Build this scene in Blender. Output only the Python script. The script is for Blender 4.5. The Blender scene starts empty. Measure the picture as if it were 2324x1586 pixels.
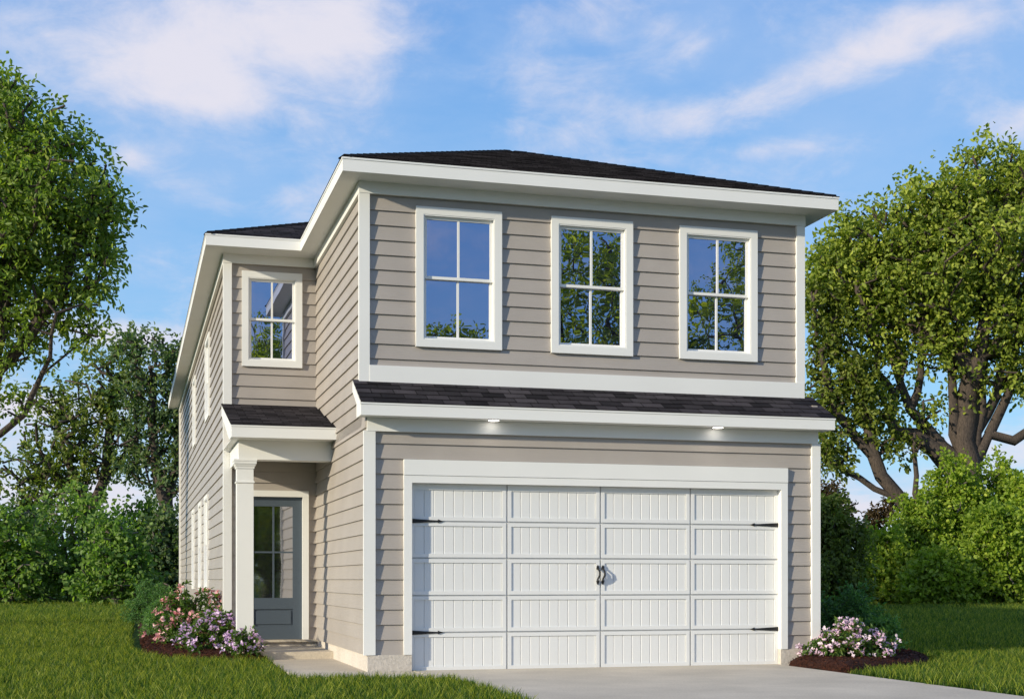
import bpy, math, random
import numpy as np
from mathutils import Vector
R = math.radians
C = bpy.context.scene.collection
rng = np.random.default_rng(7)

# ------------------------------------------------------------------ camera numbers (also used to plan plant positions)
CAM = np.array([-2.7772, -16.5209, 1.12]); PHI = R(15.525); F = 5162 / 1.6523   # focal length in a 2324 px wide picture
FW = np.array([math.sin(PHI), math.cos(PHI), 0]); RT = np.array([math.cos(PHI), -math.sin(PHI), 0]); UP = np.array([0, 0, 1.0])
def at(px, py, D):                       # picture point (2324 px wide) at view depth D
    return CAM + FW * D + RT * ((px - 1162) / F * D) + UP * ((1314 - py) / F * D)
def foot(px, D):
    p = at(px, 1314, D); p[2] = 0; return p

# ------------------------------------------------------------------ materials
def mat(name):
    m = bpy.data.materials.new(name); m.use_nodes = True
    nt = m.node_tree; b = nt.nodes['Principled BSDF']
    return m, nt, b
def N(nt, t, **k):
    n = nt.nodes.new(t)
    for a, v in k.items():
        if a.startswith('i_'):
            key = a[2:]
            n.inputs[int(key) if key.isdigit() else key.replace('_', ' ')].default_value = v
        else: setattr(n, a, v)
    return n
def L(nt, a, b): nt.links.new(a, b)
def ramp(nt, fac, stops):
    r = N(nt, 'ShaderNodeValToRGB'); e = r.color_ramp.elements
    while len(e) < len(stops): e.new(0.5)
    for q, (p, c) in zip(e, stops):
        q.position = p; q.color = (*c, 1) if len(c) == 3 else c
    L(nt, fac, r.inputs[0]); return r.outputs[0]
def coords(nt, scale=(1, 1, 1), kind='Object'):
    tc = N(nt, 'ShaderNodeTexCoord'); mp = N(nt, 'ShaderNodeMapping'); mp.inputs['Scale'].default_value = scale
    L(nt, tc.outputs[kind], mp.inputs[0]); return mp.outputs[0]
def noise(nt, vec, scale, detail=4, rough=.55, dist=0):
    n = N(nt, 'ShaderNodeTexNoise'); n.inputs['Scale'].default_value = scale; n.inputs['Detail'].default_value = detail
    n.inputs['Roughness'].default_value = rough; n.inputs['Distortion'].default_value = dist
    L(nt, vec, n.inputs['Vector']); return n.outputs['Fac']
def bump(nt, b, h, strength, dist):
    n = N(nt, 'ShaderNodeBump'); n.inputs['Strength'].default_value = strength; n.inputs['Distance'].default_value = dist
    L(nt, h, n.inputs['Height']); L(nt, n.outputs[0], b.inputs['Normal']); return n

def m_paint(name, col, rough=.5, grain=.25, var=.05, gscale=1.0):
    m, nt, b = mat(name)
    v = coords(nt, (2.2 * gscale, 2.2 * gscale, 40 * gscale)); g = noise(nt, v, 1.6, 8, .65, 1.6)
    v2 = coords(nt); s = noise(nt, v2, 1.3, 3)
    c = ramp(nt, s, [(.3, [x * (1 - var) for x in col]), (.7, [min(1, x * (1 + var)) for x in col])])
    L(nt, c, b.inputs['Base Color']); b.inputs['Roughness'].default_value = rough
    b.inputs['Specular IOR Level'].default_value = .4
    bump(nt, b, g, grain, .004); return m
WHITE = m_paint('white_trim_paint', (.79, .79, .77), .45, .12, .02)
DOORW = m_paint('white_garage_paint', (.74, .745, .74), .4, .08, .015)
SIDING = m_paint('taupe_siding_paint', (.388, .350, .318), .40, .7, .06)
NAVY = m_paint('slate_blue_door_paint', (.075, .098, .125), .3, .35, .04)
BLACK = m_paint('black_iron', (.012, .012, .013), .5, .1, .02)

def m_stone(name, c1, c2, scale, bs, bd, rough=.85):
    m, nt, b = mat(name); v = coords(nt)
    a = noise(nt, v, scale, 8, .7); big = noise(nt, v, .9, 5, .6)
    mx = N(nt, 'ShaderNodeMath', operation='MULTIPLY_ADD'); mx.inputs[1].default_value = .55; L(nt, a, mx.inputs[0])
    mb_ = N(nt, 'ShaderNodeMath', operation='MULTIPLY'); mb_.inputs[1].default_value = .45; L(nt, big, mb_.inputs[0]); L(nt, mb_.outputs[0], mx.inputs[2])
    L(nt, ramp(nt, mx.outputs[0], [(.35, c1), (.65, c2)]), b.inputs['Base Color'])
    b.inputs['Roughness'].default_value = rough; b.inputs['Specular IOR Level'].default_value = .2
    bump(nt, b, a, bs, bd); return m
CONC = m_stone('broom_finished_concrete', (.42, .37, .295), (.66, .58, .465), 38, .35, .006)
FOUND = m_stone('stucco_foundation', (.44, .40, .35), (.72, .66, .59), 30, .9, .012)

def m_shingle():
    m, nt, b = mat('black_asphalt_shingles')
    tc = N(nt, 'ShaderNodeTexCoord')
    br = N(nt, 'ShaderNodeTexBrick'); br.offset = .37; br.squash = 1
    for k, v in dict(Scale=1, Mortar_Size=.006, Mortar_Smooth=.2, Bias=0, Brick_Width=.28, Row_Height=.14).items(): br.inputs[k.replace('_', ' ')].default_value = v
    br.inputs['Color1'].default_value = (.011, .010, .012, 1); br.inputs['Color2'].default_value = (.062, .056, .060, 1); br.inputs['Mortar'].default_value = (.003, .003, .003, 1)
    L(nt, tc.outputs['UV'], br.inputs['Vector'])
    n = noise(nt, tc.outputs['Object'], 120, 3, .7); n2 = noise(nt, tc.outputs['Object'], 3, 3, .6)
    mx = N(nt, 'ShaderNodeMix', data_type='RGBA', blend_type='MULTIPLY'); mx.inputs[0].default_value = 1
    L(nt, br.outputs['Color'], mx.inputs[6]); L(nt, ramp(nt, n, [(.3, (.55, .55, .55)), (.7, (1.5, 1.45, 1.5))]), mx.inputs[7])
    mx2 = N(nt, 'ShaderNodeMix', data_type='RGBA', blend_type='MULTIPLY'); mx2.inputs[0].default_value = 1
    L(nt, mx.outputs[2], mx2.inputs[6]); L(nt, ramp(nt, n2, [(.3, (.75, .75, .75)), (.7, (1.25, 1.25, 1.25))]), mx2.inputs[7])
    L(nt, mx2.outputs[2], b.inputs['Base Color']); b.inputs['Roughness'].default_value = .9; b.inputs['Specular IOR Level'].default_value = .12
    ad = N(nt, 'ShaderNodeMath', operation='MULTIPLY_ADD'); ad.inputs[1].default_value = .3; L(nt, n, ad.inputs[0])
    iv = N(nt, 'ShaderNodeMath', operation='SUBTRACT'); iv.inputs[0].default_value = 1; L(nt, br.outputs['Fac'], iv.inputs[1]); L(nt, iv.outputs[0], ad.inputs[2])
    bump(nt, b, ad.outputs[0], .8, .006); return m
SHINGLE = m_shingle()

def m_glass(name, tint=(.47, .52, .74), base=(.010, .014, .026), fac=.62, rough=.0):
    m, nt, b = mat(name); out = nt.nodes['Material Output']
    b.inputs['Base Color'].default_value = (*base, 1); b.inputs['Roughness'].default_value = .4; b.inputs['Specular IOR Level'].default_value = .1
    g = N(nt, 'ShaderNodeBsdfGlossy'); g.inputs['Color'].default_value = (*tint, 1); g.inputs['Roughness'].default_value = rough
    n = noise(nt, coords(nt, (1, 1, .6)), 2.2, 2); bp = N(nt, 'ShaderNodeBump'); bp.inputs['Strength'].default_value = .12; bp.inputs['Distance'].default_value = .008
    L(nt, n, bp.inputs['Height']); L(nt, bp.outputs[0], g.inputs['Normal'])
    mx = N(nt, 'ShaderNodeMixShader'); mx.inputs[0].default_value = fac
    L(nt, b.outputs[0], mx.inputs[1]); L(nt, g.outputs[0], mx.inputs[2]); L(nt, mx.outputs[0], out.inputs['Surface']); return m
GLASS = m_glass('reflective_window_glass')
DGLASS = m_glass('frosted_door_glass', (.8, .78, .78), (.02, .022, .024), .62, .03)

def m_lamp():
    m, nt, b = mat('lit_led_lens'); b.inputs['Base Color'].default_value = (1, 1, 1, 1)
    b.inputs['Emission Color'].default_value = (1, .93, .84, 1); b.inputs['Emission Strength'].default_value = 8
    return m
LAMP = m_lamp()

def m_leaf(name, c0, c1, c2, trans=.35, rough=.5, spec=.35, trcol=None):
    m, nt, b = mat(name); out = nt.nodes['Material Output']
    a = N(nt, 'ShaderNodeAttribute', attribute_name='tint')
    col = ramp(nt, a.outputs['Fac'], [(0, c0), (.5, c1), (1, c2)])
    L(nt, col, b.inputs['Base Color']); b.inputs['Roughness'].default_value = rough; b.inputs['Specular IOR Level'].default_value = spec
    t = N(nt, 'ShaderNodeBsdfTranslucent')
    mm = N(nt, 'ShaderNodeMix', data_type='RGBA', blend_type='MULTIPLY'); mm.inputs[0].default_value = 1
    L(nt, col, mm.inputs[6]); mm.inputs[7].default_value = (*(trcol or (1.5, 1.7, .6)), 1)
    L(nt, mm.outputs[2], t.inputs['Color'])
    mx = N(nt, 'ShaderNodeMixShader'); mx.inputs[0].default_value = trans
    L(nt, b.outputs[0], mx.inputs[1]); L(nt, t.outputs[0], mx.inputs[2]); L(nt, mx.outputs[0], out.inputs['Surface']); return m
LEAF_L = m_leaf('leaves_deep_green', (.085, .135, .028), (.19, .28, .048), (.38, .43, .08), .45)
LEAF_D = m_leaf('leaves_dark_bluish_green', (.055, .095, .050), (.115, .180, .075), (.25, .30, .09), .42)
LEAF_O = m_leaf('leaves_olive_green', (.075, .110, .028), (.160, .215, .045), (.33, .34, .08), .42)
LEAF_B = m_leaf('leaves_undergrowth_green', (.085, .155, .038), (.19, .30, .065), (.33, .43, .10), .45)
LEAF_R = m_leaf('leaves_sunny_green', (.10, .145, .022), (.24, .30, .040), (.46, .50, .08))
LEAF_M = m_leaf('leaves_painted_sunlit', (.10, .14, .015), (.24, .30, .03), (.45, .46, .06), .6, trcol=(2.2, 2.2, .6))  # colour and translucency raised so the backlit street trees look sunlit
LEAF_Y = m_leaf('leaves_yellow_green', (.08, .12, .018), (.17, .21, .03), (.27, .30, .05))
LEAF_G = m_leaf('leaves_bright_green', (.13, .20, .024), (.26, .36, .038), (.46, .52, .07), .42)
LEAF_BR = m_leaf('leaves_brownish', (.045, .030, .015), (.09, .06, .028), (.08, .09, .03), .3)
LEAF_BOX = m_leaf('leaves_shrub_green', (.045, .115, .040), (.105, .230, .070), (.26, .42, .10), .35)
LEAF_AZ = m_leaf('leaves_azalea', (.04, .09, .02), (.09, .165, .03), (.20, .26, .05), .4)
FL_P = m_leaf('petals_coral_pink', (.74, .30, .32), (.90, .46, .48), (.98, .74, .72), .3, .6, .2, (1.1, .9, .9))
FL_L = m_leaf('petals_lilac', (.60, .42, .70), (.80, .58, .84), (.94, .82, .94), .3, .6, .2, (1.1, .9, 1.1))
FL_M = m_leaf('petals_pale_pink', (.72, .46, .62), (.86, .66, .78), (.95, .84, .88), .3, .6, .2, (1.1, .9, 1.0))
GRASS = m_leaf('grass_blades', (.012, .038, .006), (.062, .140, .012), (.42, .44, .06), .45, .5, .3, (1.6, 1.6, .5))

def m_bark(name, c1, c2):
    m, nt, b = mat(name); v = coords(nt, (9, 9, 2)); n = noise(nt, v, 2.5, 7, .7, .8)
    L(nt, ramp(nt, n, [(.35, c1), (.65, c2)]), b.inputs['Base Color']); b.inputs['Roughness'].default_value = .9
    bump(nt, b, n, .8, .03); return m
BARK = m_bark('grey_brown_bark', (.022, .017, .014), (.105, .078, .062))
BARKL = m_bark('pale_twig_bark', (.06, .05, .045), (.20, .17, .15))
BARKR = m_bark('reddish_stem_bark', (.10, .03, .02), (.25, .09, .06))

def m_mulch():
    m, nt, b = mat('dark_red_brown_mulch'); v = coords(nt, (1, 1, 1))
    vo = N(nt, 'ShaderNodeTexVoronoi'); vo.inputs['Scale'].default_value = 45; mp = coords(nt, (1, 2.6, 2)); L(nt, mp, vo.inputs['Vector'])
    a = noise(nt, v, 60, 5, .7)
    L(nt, ramp(nt, vo.outputs['Color'], [(.2, (.016, .005, .003)), (.8, (.11, .032, .015))]), b.inputs['Base Color'])
    b.inputs['Roughness'].default_value = .9; b.inputs['Specular IOR Level'].default_value = .2
    ad = N(nt, 'ShaderNodeMath', operation='ADD'); L(nt, a, ad.inputs[0]); L(nt, vo.outputs['Distance'], ad.inputs[1])
    bump(nt, b, ad.outputs[0], 1, .03); return m
MULCH = m_mulch()
CHIP = m_leaf('mulch_chips', (.015, .005, .003), (.05, .016, .008), (.16, .055, .028), 0, .85, .2)

def m_ground():
    m, nt, b = mat('lawn_ground'); v = coords(nt)
    a = noise(nt, v, 14, 8, .75); g = noise(nt, v, .35, 4, .6)
    c = ramp(nt, a, [(.3, (.008, .024, .004)), (.55, (.024, .062, .008)), (.75, (.055, .11, .014))])
    mx = N(nt, 'ShaderNodeMix', data_type='RGBA', blend_type='MULTIPLY'); mx.inputs[0].default_value = 1
    L(nt, c, mx.inputs[6]); L(nt, ramp(nt, g, [(.3, (.8, .85, .8)), (.7, (1.25, 1.15, 1.1))]), mx.inputs[7])
    L(nt, mx.outputs[2], b.inputs['Base Color']); b.inputs['Roughness'].default_value = .95; b.inputs['Specular IOR Level'].default_value = .1
    bump(nt, b, a, .8, .05); return m
GROUND = m_ground()

# ------------------------------------------------------------------ mesh helpers
class MB:
    def __init__(s): s.v = []; s.f = []; s.uv = None
    def face(s, pts):
        i = len(s.v); s.v += [tuple(p) for p in pts]; s.f.append(tuple(range(i, i + len(pts))))
    def box(s, x0, x1, y0, y1, z0, z1):
        i = len(s.v)
        s.v += [(x, y, z) for z in (z0, z1) for x, y in ((x0, y0), (x1, y0), (x1, y1), (x0, y1))]
        s.f += [tuple(i + k for k in q) for q in ((0, 3, 2, 1), (4, 5, 6, 7), (0, 1, 5, 4), (1, 2, 6, 5), (2, 3, 7, 6), (3, 0, 4, 7))]
    def prism(s, poly, ext):             # closed polygon of 3-D points swept along ext
        n = len(poly); i = len(s.v); e = Vector(ext)
        s.v += [tuple(p) for p in poly] + [tuple(Vector(p) + e) for p in poly]
        s.f.append(tuple(range(i, i + n))[::-1]); s.f.append(tuple(range(i + n, i + 2 * n)))
        for k in range(n): s.f.append((i + k, i + (k + 1) % n, i + n + (k + 1) % n, i + n + k))
    def build(s, name, material, parent=None, loc=(0, 0, 0), smooth=False, uv=None):
        me = bpy.data.meshes.new(name); me.from_pydata(s.v, [], s.f); me.validate()
        import bmesh
        bm = bmesh.new(); bm.from_mesh(me); bmesh.ops.recalc_face_normals(bm, faces=bm.faces); bm.to_mesh(me); bm.free()
        if uv: uv(me)
        me.materials.append(material)
        o = bpy.data.objects.new(name, me); C.objects.link(o); o.location = loc
        if parent: o.parent = parent
        if smooth:
            for p in me.polygons: p.use_smooth = True
        return o
def tag(o, label=None, cat=None, group=None, kind=None):
    if label: o['label'] = label
    if cat: o['category'] = cat
    if group: o['group'] = group
    if kind: o['kind'] = kind
    return o
def empty(name, loc, **k):
    o = bpy.data.objects.new(name, None); C.objects.link(o); o.location = loc; o.empty_display_size = .3
    return tag(o, **k)
class Fr:                                # a wall frame: a runs along the wall, z up, d outwards
    def __init__(s, O, A, Nn): s.O = Vector(O); s.A = Vector(A); s.N = Vector(Nn)
    def p(s, a, z, d): return s.O + s.A * a + s.N * d + Vector((0, 0, z))
    def box(s, mb, a0, a1, z0, z1, d0, d1):
        p, q = s.p(a0, z0, d0), s.p(a1, z1, d1)
        mb.box(min(p.x, q.x), max(p.x, q.x), min(p.y, q.y), max(p.y, q.y), z0, z1)
EXP = .1838
def siding(fr, a0, a1, z0, z1, holes=(), zref=.2, base=-.056, top=None):
    mb = MB(); ks = int(math.floor((z0 - zref) / EXP - 1e-6)); hz = sorted({h for q in holes for h in (q[2], q[3])})
    k = ks
    while zref + k * EXP < z1 - 1e-4:
        zb, zt = zref + k * EXP, zref + (k + 1) * EXP
        off = lambda z: base + .004 + .023 * (1 - (z - zb) / EXP)
        cuts = [max(zb, z0)] + [h for h in hz if max(zb, z0) + 1e-4 < h < min(zt, z1) - 1e-4] + [min(zt, z1)]
        for u0, u1 in zip(cuts, cuts[1:]):
            mid = (u0 + u1) / 2; ivs = [(a0, a1)]
            for q in holes:
                if q[2] < mid < q[3]:
                    ivs = [w for i in ivs for w in ((i[0], min(i[1], q[0])), (max(i[0], q[1]), i[1])) if w[1] - w[0] > 1e-4]
            for i0, i1 in ivs:
                mb.face([fr.p(i0, u0, off(u0)), fr.p(i1, u0, off(u0)), fr.p(i1, u1, off(u1)), fr.p(i0, u1, off(u1))])
                if u0 == zb: mb.face([fr.p(i0, u0, base), fr.p(i1, u0, base), fr.p(i1, u0, off(u0)), fr.p(i0, u0, off(u0))])
                for e in (i0, i1):       # closed board ends
                    mb.face([fr.p(e, u0, base - .02), fr.p(e, u0, off(u0)), fr.p(e, u1, off(u1)), fr.p(e, u1, base - .02)])
        k += 1
    return mb

# ------------------------------------------------------------------ THE HOUSE
house = empty('suburban_house', (0, 0, 0), label='two storey taupe house with white trim, black roof and a white two car garage door', cat='house')
FG = Fr((0, 0, 0), (1, 0, 0), (0, -1, 0))            # garage front, trim face
FU = Fr((0, .343, 0), (1, 0, 0), (0, -1, 0))         # upper front
FWg = Fr((0, 4.65, 0), (1, 0, 0), (0, -1, 0))        # entry wing front
FS = Fr((-.040, 0, 0), (0, 1, 0), (-1, 0, 0))        # side of the garage block
FL2 = Fr((-1.396, 0, 0), (0, 1, 0), (-1, 0, 0)); FL_ = Fr((-1.407, 0, 0), (0, 1, 0), (-1, 0, 0))      # long side of the wing
BK = 24.0; ZS = 6.028
GD = (.546, 5.494, -.01, 2.299)                       # garage opening
UW = [(.666, 1.777), (2.435, 3.547), (4.203, 5.319)]; UZ = (4.023, 5.774); TW = .096
WW = (-1.138, -.229, 4.348, 5.79)
DO = (-1.107, -.225, .2, 2.376)
SW = [(9.60, 10.75, .9, 2.70), (12.0, 13.1, .9, 2.70), (15.15, 16.2, .9, 2.70), (9.1, 10.4, 4.10, 5.62), (14.6, 15.75, 4.10, 5.62)]
siding(FG, .05, 6.0, .2, 2.93, [(.50, 5.54, -.01, 2.35)]).build('siding', SIDING, house)
siding(FU, .05, 5.95, 3.75, 5.93, [(a + .05, b - .05, UZ[0] + .05, UZ[1] - .05) for a, b in UW], zref=3.857 - 2 * EXP).build('siding', SIDING, house)
siding(FWg, -1.36, .0, 2.76, 5.93, [(WW[0] + .05, WW[1] - .05, WW[2] + .05, WW[3] - .05)], zref=.19).build('siding', SIDING, house)
siding(FWg, -1.36, .0, .2, 2.9, [(DO[0] - .05, DO[1] + .05, .1, DO[3] + .05)], zref=.2).build('siding', SIDING, house)
siding(FS, .36, 4.69, 3.0, 5.95, base=-.04).build('siding', SIDING, house)
siding(FS, .03, 4.69, .2, 3.14, base=-.04).build('siding', SIDING, house)
siding(FL_, 4.68, BK, .2, 5.95, [(a + .04, b - .04, c + .04, d - .04) for a, b, c, d in SW]).build('siding', SIDING, house)
FRt = Fr((6.03, 0, 0), (0, 1, 0), (1, 0, 0))
siding(FRt, .4, BK, .2, 5.95).build('siding', SIDING, house)
siding(FRt, .03, .4, .2, 3.3).build('siding', SIDING, house)
FBk = Fr((0, BK + .05, 0), (1, 0, 0), (0, 1, 0))
siding(FBk, -1.36, 6.02, .2, 5.95).build('siding', SIDING, house)
# core behind the boards
mb = MB()
mb.box(.03, .46, .064, .4, .21, 3.0); mb.box(5.58, 6.0, .064, .4, .21, 3.0); mb.box(.4601, 5.5799, .064, .4, 2.4, 3.0)
mb.build('wall_sheathing', SIDING, house)
# foundation
mb = MB()
mb.box(0, .545, .012, .5, -.3, .2); mb.box(5.495, 6.04, .012, .5, -.3, .2)
mb.box(0.001, .3, .5, 4.7, -.3, .2); mb.box(-1.37, 0, 4.66, 4.9, -.3, .199); mb.box(-1.37, -1.1, 4.9, BK, -.3, .2); mb.box(5.8, 6.04, .5, BK, -.3, .2)
mb.build('foundation', FOUND, house)
# corner boards
def board(*b, name='corner_board', m=WHITE):
    q = MB(); q.box(*b); return q.build(name, m, house)
board(-.049, .095, 0, .05, .2, 2.92)
board(5.943, 6.066, 0, .05, .2, 2.915)
board(-.049, .083, .343, .393, 3.50, 5.885)
board(5.897, 6.017, .343, .393, 3.75, 5.885)
board(-1.414, -1.29, 4.65, 4.70, .2, 5.895)
board(-.047, .02, .3931, .43, 3.45, 5.885)
board(-1.414, -1.37, 4.7001, 4.80, .2, 5.895)
board(5.98, 6.064, .0501, .15, .2, 2.92)
board(-1.414, -1.29, BK - .01, BK + .06, .2, 5.95); board(5.943, 6.02, BK - .01, BK + .06, .2, 5.95)
# band between storeys
board(.0831, 6.009, .338, .39, 3.42, 3.767, name='band_board')
# frieze boards
board(-.006, 6.03, -.006, .05, 2.915, 3.075, name='frieze_board')
board(-.052, 6.024, .337, .40, 5.885, ZS, name='frieze_board')
board(-.052, -.005, .4001, 4.64, 5.885, ZS, name='frieze_board')
board(-1.418, -.0521, 4.643, 4.70, 5.893, ZS, name='frieze_board')
board(-1.418, -1.372, 4.7001, BK, 5.893, ZS, name='frieze_board')
board(5.98, 6.0235, .4001, BK, 5.893, ZS, name='frieze_board')
# garage surround
q = MB(); q.box(.446, 5.589, -.008, .05, 2.392, 2.583); q.box(.446, .546, .0005, .14, .2, 2.3895); q.box(5.494, 5.589, .0005, .14, .2, 2.3895)
q.box(.546, 5.494, .0005, .14, 2.299, 2.3895)
q.build('door_casing', WHITE, house)
for u0, u1 in ((.50, .5459), (5.4941, 5.53)):
    q = MB(); q.box(u0, u1, .13, .3, -.01, .2); q.build('foundation', FOUND, house)
# garage door
gd = MB(); gd.box(.50, 5.53, .128, .17, -.005, 2.36); gdo = gd.build('garage_door', DOORW, house)
tag(gdo, label='white carriage style garage door with grooved panels')
cols_ = [(.548, 1.763), (1.784, 2.999), (3.020, 4.235), (4.256, 5.492)]
rows_ = [(1.842, 2.297), (1.389, 1.825), (.927, 1.372), (.472, .912), (-.004, .455)]
for ci, (a, b) in enumerate(cols_):
    for ri, (z0, z1) in enumerate(rows_):
        q = MB(); e = .048; zt = z1 - (.075 if ri == 0 else e)
        q.box(a, b, .098, .127, z0, z0 + e); q.box(a, b, .098, .127, zt, z1); q.box(a, a + e, .098, .127, z0 + e, zt); q.box(b - e, b, .098, .127, z0 + e, zt)
        n = 9; w = (b - a - 2 * e) / n
        for k in range(n):
            x0 = a + e + k * w
            q.prism([(x0 + .0005, .127, 0), (x0 + .0015, .1165, 0), (x0 + .007, .111, 0), (x0 + w - .007, .111, 0), (x0 + w - .0015, .1165, 0), (x0 + w - .0005, .127, 0)], (0, 0, zt - z0 - e))
        for i, v in enumerate(q.v):
            if i >= 32: q.v[i] = (v[0], v[1], v[2] + z0 + e)
        q.build('door_panel', DOORW, gdo)
q = MB()
for z in (.464, .920, 1.381, 1.834): q.box(.548, 5.492, .112, .127, z - .004, z + .004)
q.build('panel_joint', DOORW, gdo)
for side in (0, 1):
    for z in (1.836, .464):
        q = MB(); x0 = .549 if side == 0 else 5.491; s = 1 if side == 0 else -1
        q.prism([(x0, .084, z - .027), (x0 + s * .34, .084, z - .008), (x0 + s * .34, .084, z - .022), (x0 + s * .40, .084, z), (x0 + s * .34, .084, z + .022), (x0 + s * .34, .084, z + .008), (x0, .084, z + .027)], (0, .013, 0))
        q.build('strap_hinge', BLACK, gdo)
def tube(mb, pts, rs, k=8):
    pts = [Vector(p) for p in pts]; n = len(pts); i0 = len(mb.v)
    for i, p in enumerate(pts):
        t = (pts[min(i + 1, n - 1)] - pts[max(i - 1, 0)]).normalized()
        u = t.orthogonal().normalized() if i == 0 else (u - t * u.dot(t)).normalized()
        w = t.cross(u)
        for j in range(k):
            an = 2 * math.pi * j / k; mb.v.append(tuple(p + (u * math.cos(an) + w * math.sin(an)) * rs[i]))
    for i in range(n - 1):
        for j in range(k): mb.f.append((i0 + i * k + j, i0 + i * k + (j + 1) % k, i0 + (i + 1) * k + (j + 1) % k, i0 + (i + 1) * k + j))
    mb.f.append(tuple(i0 + j for j in range(k))[::-1]); mb.f.append(tuple(i0 + (n - 1) * k + j for j in range(k)))
for x in (2.972, 3.040):
    q = MB()
    tube(q, [(x - .002, .075, 1.085), (x - .012, .055, 1.12), (x + .012, .045, 1.17), (x + .012, .05, 1.215), (x - .006, .075, 1.262)], [.010, .012, .013, .012, .010])
    for zc, s in ((1.265, 1), (1.085, -1)):
        q.prism([(x - .020, .082, zc - s * .02), (x + .020, .082, zc - s * .02), (x + .014, .082, zc + s * .015), (x, .082, zc + s * .035), (x - .014, .082, zc + s * .015)], (0, .015, 0))
    q.build('door_handle', BLACK, gdo)

# windows
def window(fr, a0, a1, z0, z1, tw=TW, dep=.055, sash=True):
    q = MB()
    fr.box(q, a0, a1, z0, z0 + tw, -.06, 0); fr.box(q, a0, a1, z1 - tw, z1, -.06, 0)
    fr.box(q, a0, a0 + tw, z0 + tw, z1 - tw, -.06, 0); fr.box(q, a1 - tw, a1, z0 + tw, z1 - tw, -.06, 0)
    b0, b1, y0, y1 = a0 + tw, a1 - tw, z0 + tw, z1 - tw
    t = .014
    fr.box(q, b0 - .03, b0 + t, y0, y1, -.15, -.006); fr.box(q, b1 - t, b1 + .03, y0, y1, -.15, -.006)
    fr.box(q, b0 + t, b1 - t, y0 - .03, y0 + t, -.15, -.006); fr.box(q, b0 + t, b1 - t, y1 - t, y1 + .03, -.15, -.006)
    w = q.build('window', WHITE, house)
    b0 += t; b1 -= t; y0 += t; y1 -= t; mz = (y0 + y1) / 2; mx = (b0 + b1) / 2; s = .036
    for zz0, zz1, d in ((mz - .016, y1, -.050), (y0, mz + .016, -.082)):
        q = MB(); th = .028
        fr.box(q, b0, b1, zz0, zz0 + s, d - th, d); fr.box(q, b0, b1, zz1 - s, zz1, d - th, d)
        fr.box(q, b0, b0 + s, zz0 + s, zz1 - s, d - th, d); fr.box(q, b1 - s, b1, zz0 + s, zz1 - s, d - th, d)
        fr.box(q, mx - .014, mx + .014, zz0 + s, zz1 - s, d - th + .003, d - .004)
        q.build('sash', WHITE, w)
        q = MB(); fr.box(q, b0 + s - .004, b1 - s + .004, zz0 + s - .004, zz1 - s + .004, d - .022, d - .017)
        q.build('glass_pane', GLASS, w)
    return w
for a, b in UW: window(FU, a, b, *UZ)
window(FWg, *WW)
for a, b, c, d in SW:
    window(FL2, a, b, c, d, tw=.07)

# entry door
q = MB(); dr = DO
q.box(dr[0] - .095, dr[0], 4.648, 4.80, .2, dr[3]); q.box(dr[1], dr[1] + .095, 4.648, 4.80, .2, dr[3]); q.box(dr[0] - .095, dr[1] + .095, 4.646, 4.80, dr[3], dr[3] + .093)
q.build('door_casing', WHITE, house)
q = MB(); gx0, gx1, gz0, gz1 = -.953, -.365, .835, 2.232; y0, y1 = 4.715, 4.76
q.box(dr[0], gx0, y0, y1, .203, dr[3]); q.box(gx1, dr[1], y0, y1, .203, dr[3]); q.box(gx0, gx1, y0, y1, .203, .405); q.box(gx0, gx1, y0, y1, .665, gz0); q.box(gx0, gx1, y0, y1, gz1, dr[3])
q.box(-.672, -.646, y0 + .006, y1 - .005, gz0, gz1); q.box(gx0, -.6721, y0 + .006, y1 - .005, 1.52, 1.545); q.box(-.6459, gx1, y0 + .006, y1 - .005, 1.52, 1.545)
ed = q.build('entry_door', NAVY, house); tag(ed, label='slate blue entry door with four glass lites')
q = MB(); q.box(gx0 - .01, gx1 + .01, y0 + .022, y0 + .028, gz0 - .01, gz1 + .01); q.build('glass_pane', DGLASS, ed)
q = MB(); q.box(gx0, gx1, y0 + .022, y1, .405, .665)
q.prism([(gx0 + .03, y0 + .022, .435), (gx1 - .03, y0 + .022, .435), (gx1 - .03, y0 + .022, .635), (gx0 + .03, y0 + .022, .635)], (0, -.014, 0)); q.build('raised_panel', NAVY, ed)
q = MB(); q.box(dr[0] - .06, .0, 4.60, 4.66, .165, .2005); q.build('threshold', CONC, house)

# porch: slab, column, beams, ceiling, lean-to roof
q = MB(); q.box(-1.42, -.001, 2.93, 4.66, -.2, .1); q.build('porch_step', CONC, house)
cx0, cx1, cy0, cy1 = -1.335, -1.108, 2.985, 3.212
def ring(q, e, z0, z1, e2=None):
    e2 = e if e2 is None else e2; i = len(q.v)
    q.v += [(cx0 - e, cy0 - e, z0), (cx1 + e, cy0 - e, z0), (cx1 + e, cy1 + e, z0), (cx0 - e, cy1 + e, z0), (cx0 - e2, cy0 - e2, z1), (cx1 + e2, cy0 - e2, z1), (cx1 + e2, cy1 + e2, z1), (cx0 - e2, cy1 + e2, z1)]
    q.f += [tuple(i + k for k in w) for w in ((0, 3, 2, 1), (4, 5, 6, 7), (0, 1, 5, 4), (1, 2, 6, 5), (2, 3, 7, 6), (3, 0, 4, 7))]
q = MB(); ring(q, 0, .1, 2.73); colo = q.build('porch_column', WHITE, house)
q = MB()
for e, z0, z1, e2 in ((.012, 2.665, 2.685, .012), (.012, 2.685, 2.70, .022), (.022, 2.70, 2.73, .034), (.040, 2.73, 2.765, .040), (.046, 2.765, 2.79, .046)): ring(q, e, z0, z1, e2)
q.build('capital', WHITE, colo)
q = MB(); ring(q, .004, 2.458, 2.466, .014); ring(q, .014, 2.466, 2.484, .014); ring(q, .014, 2.484, 2.492, .004); q.build('neck_moulding', WHITE, colo)
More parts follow.
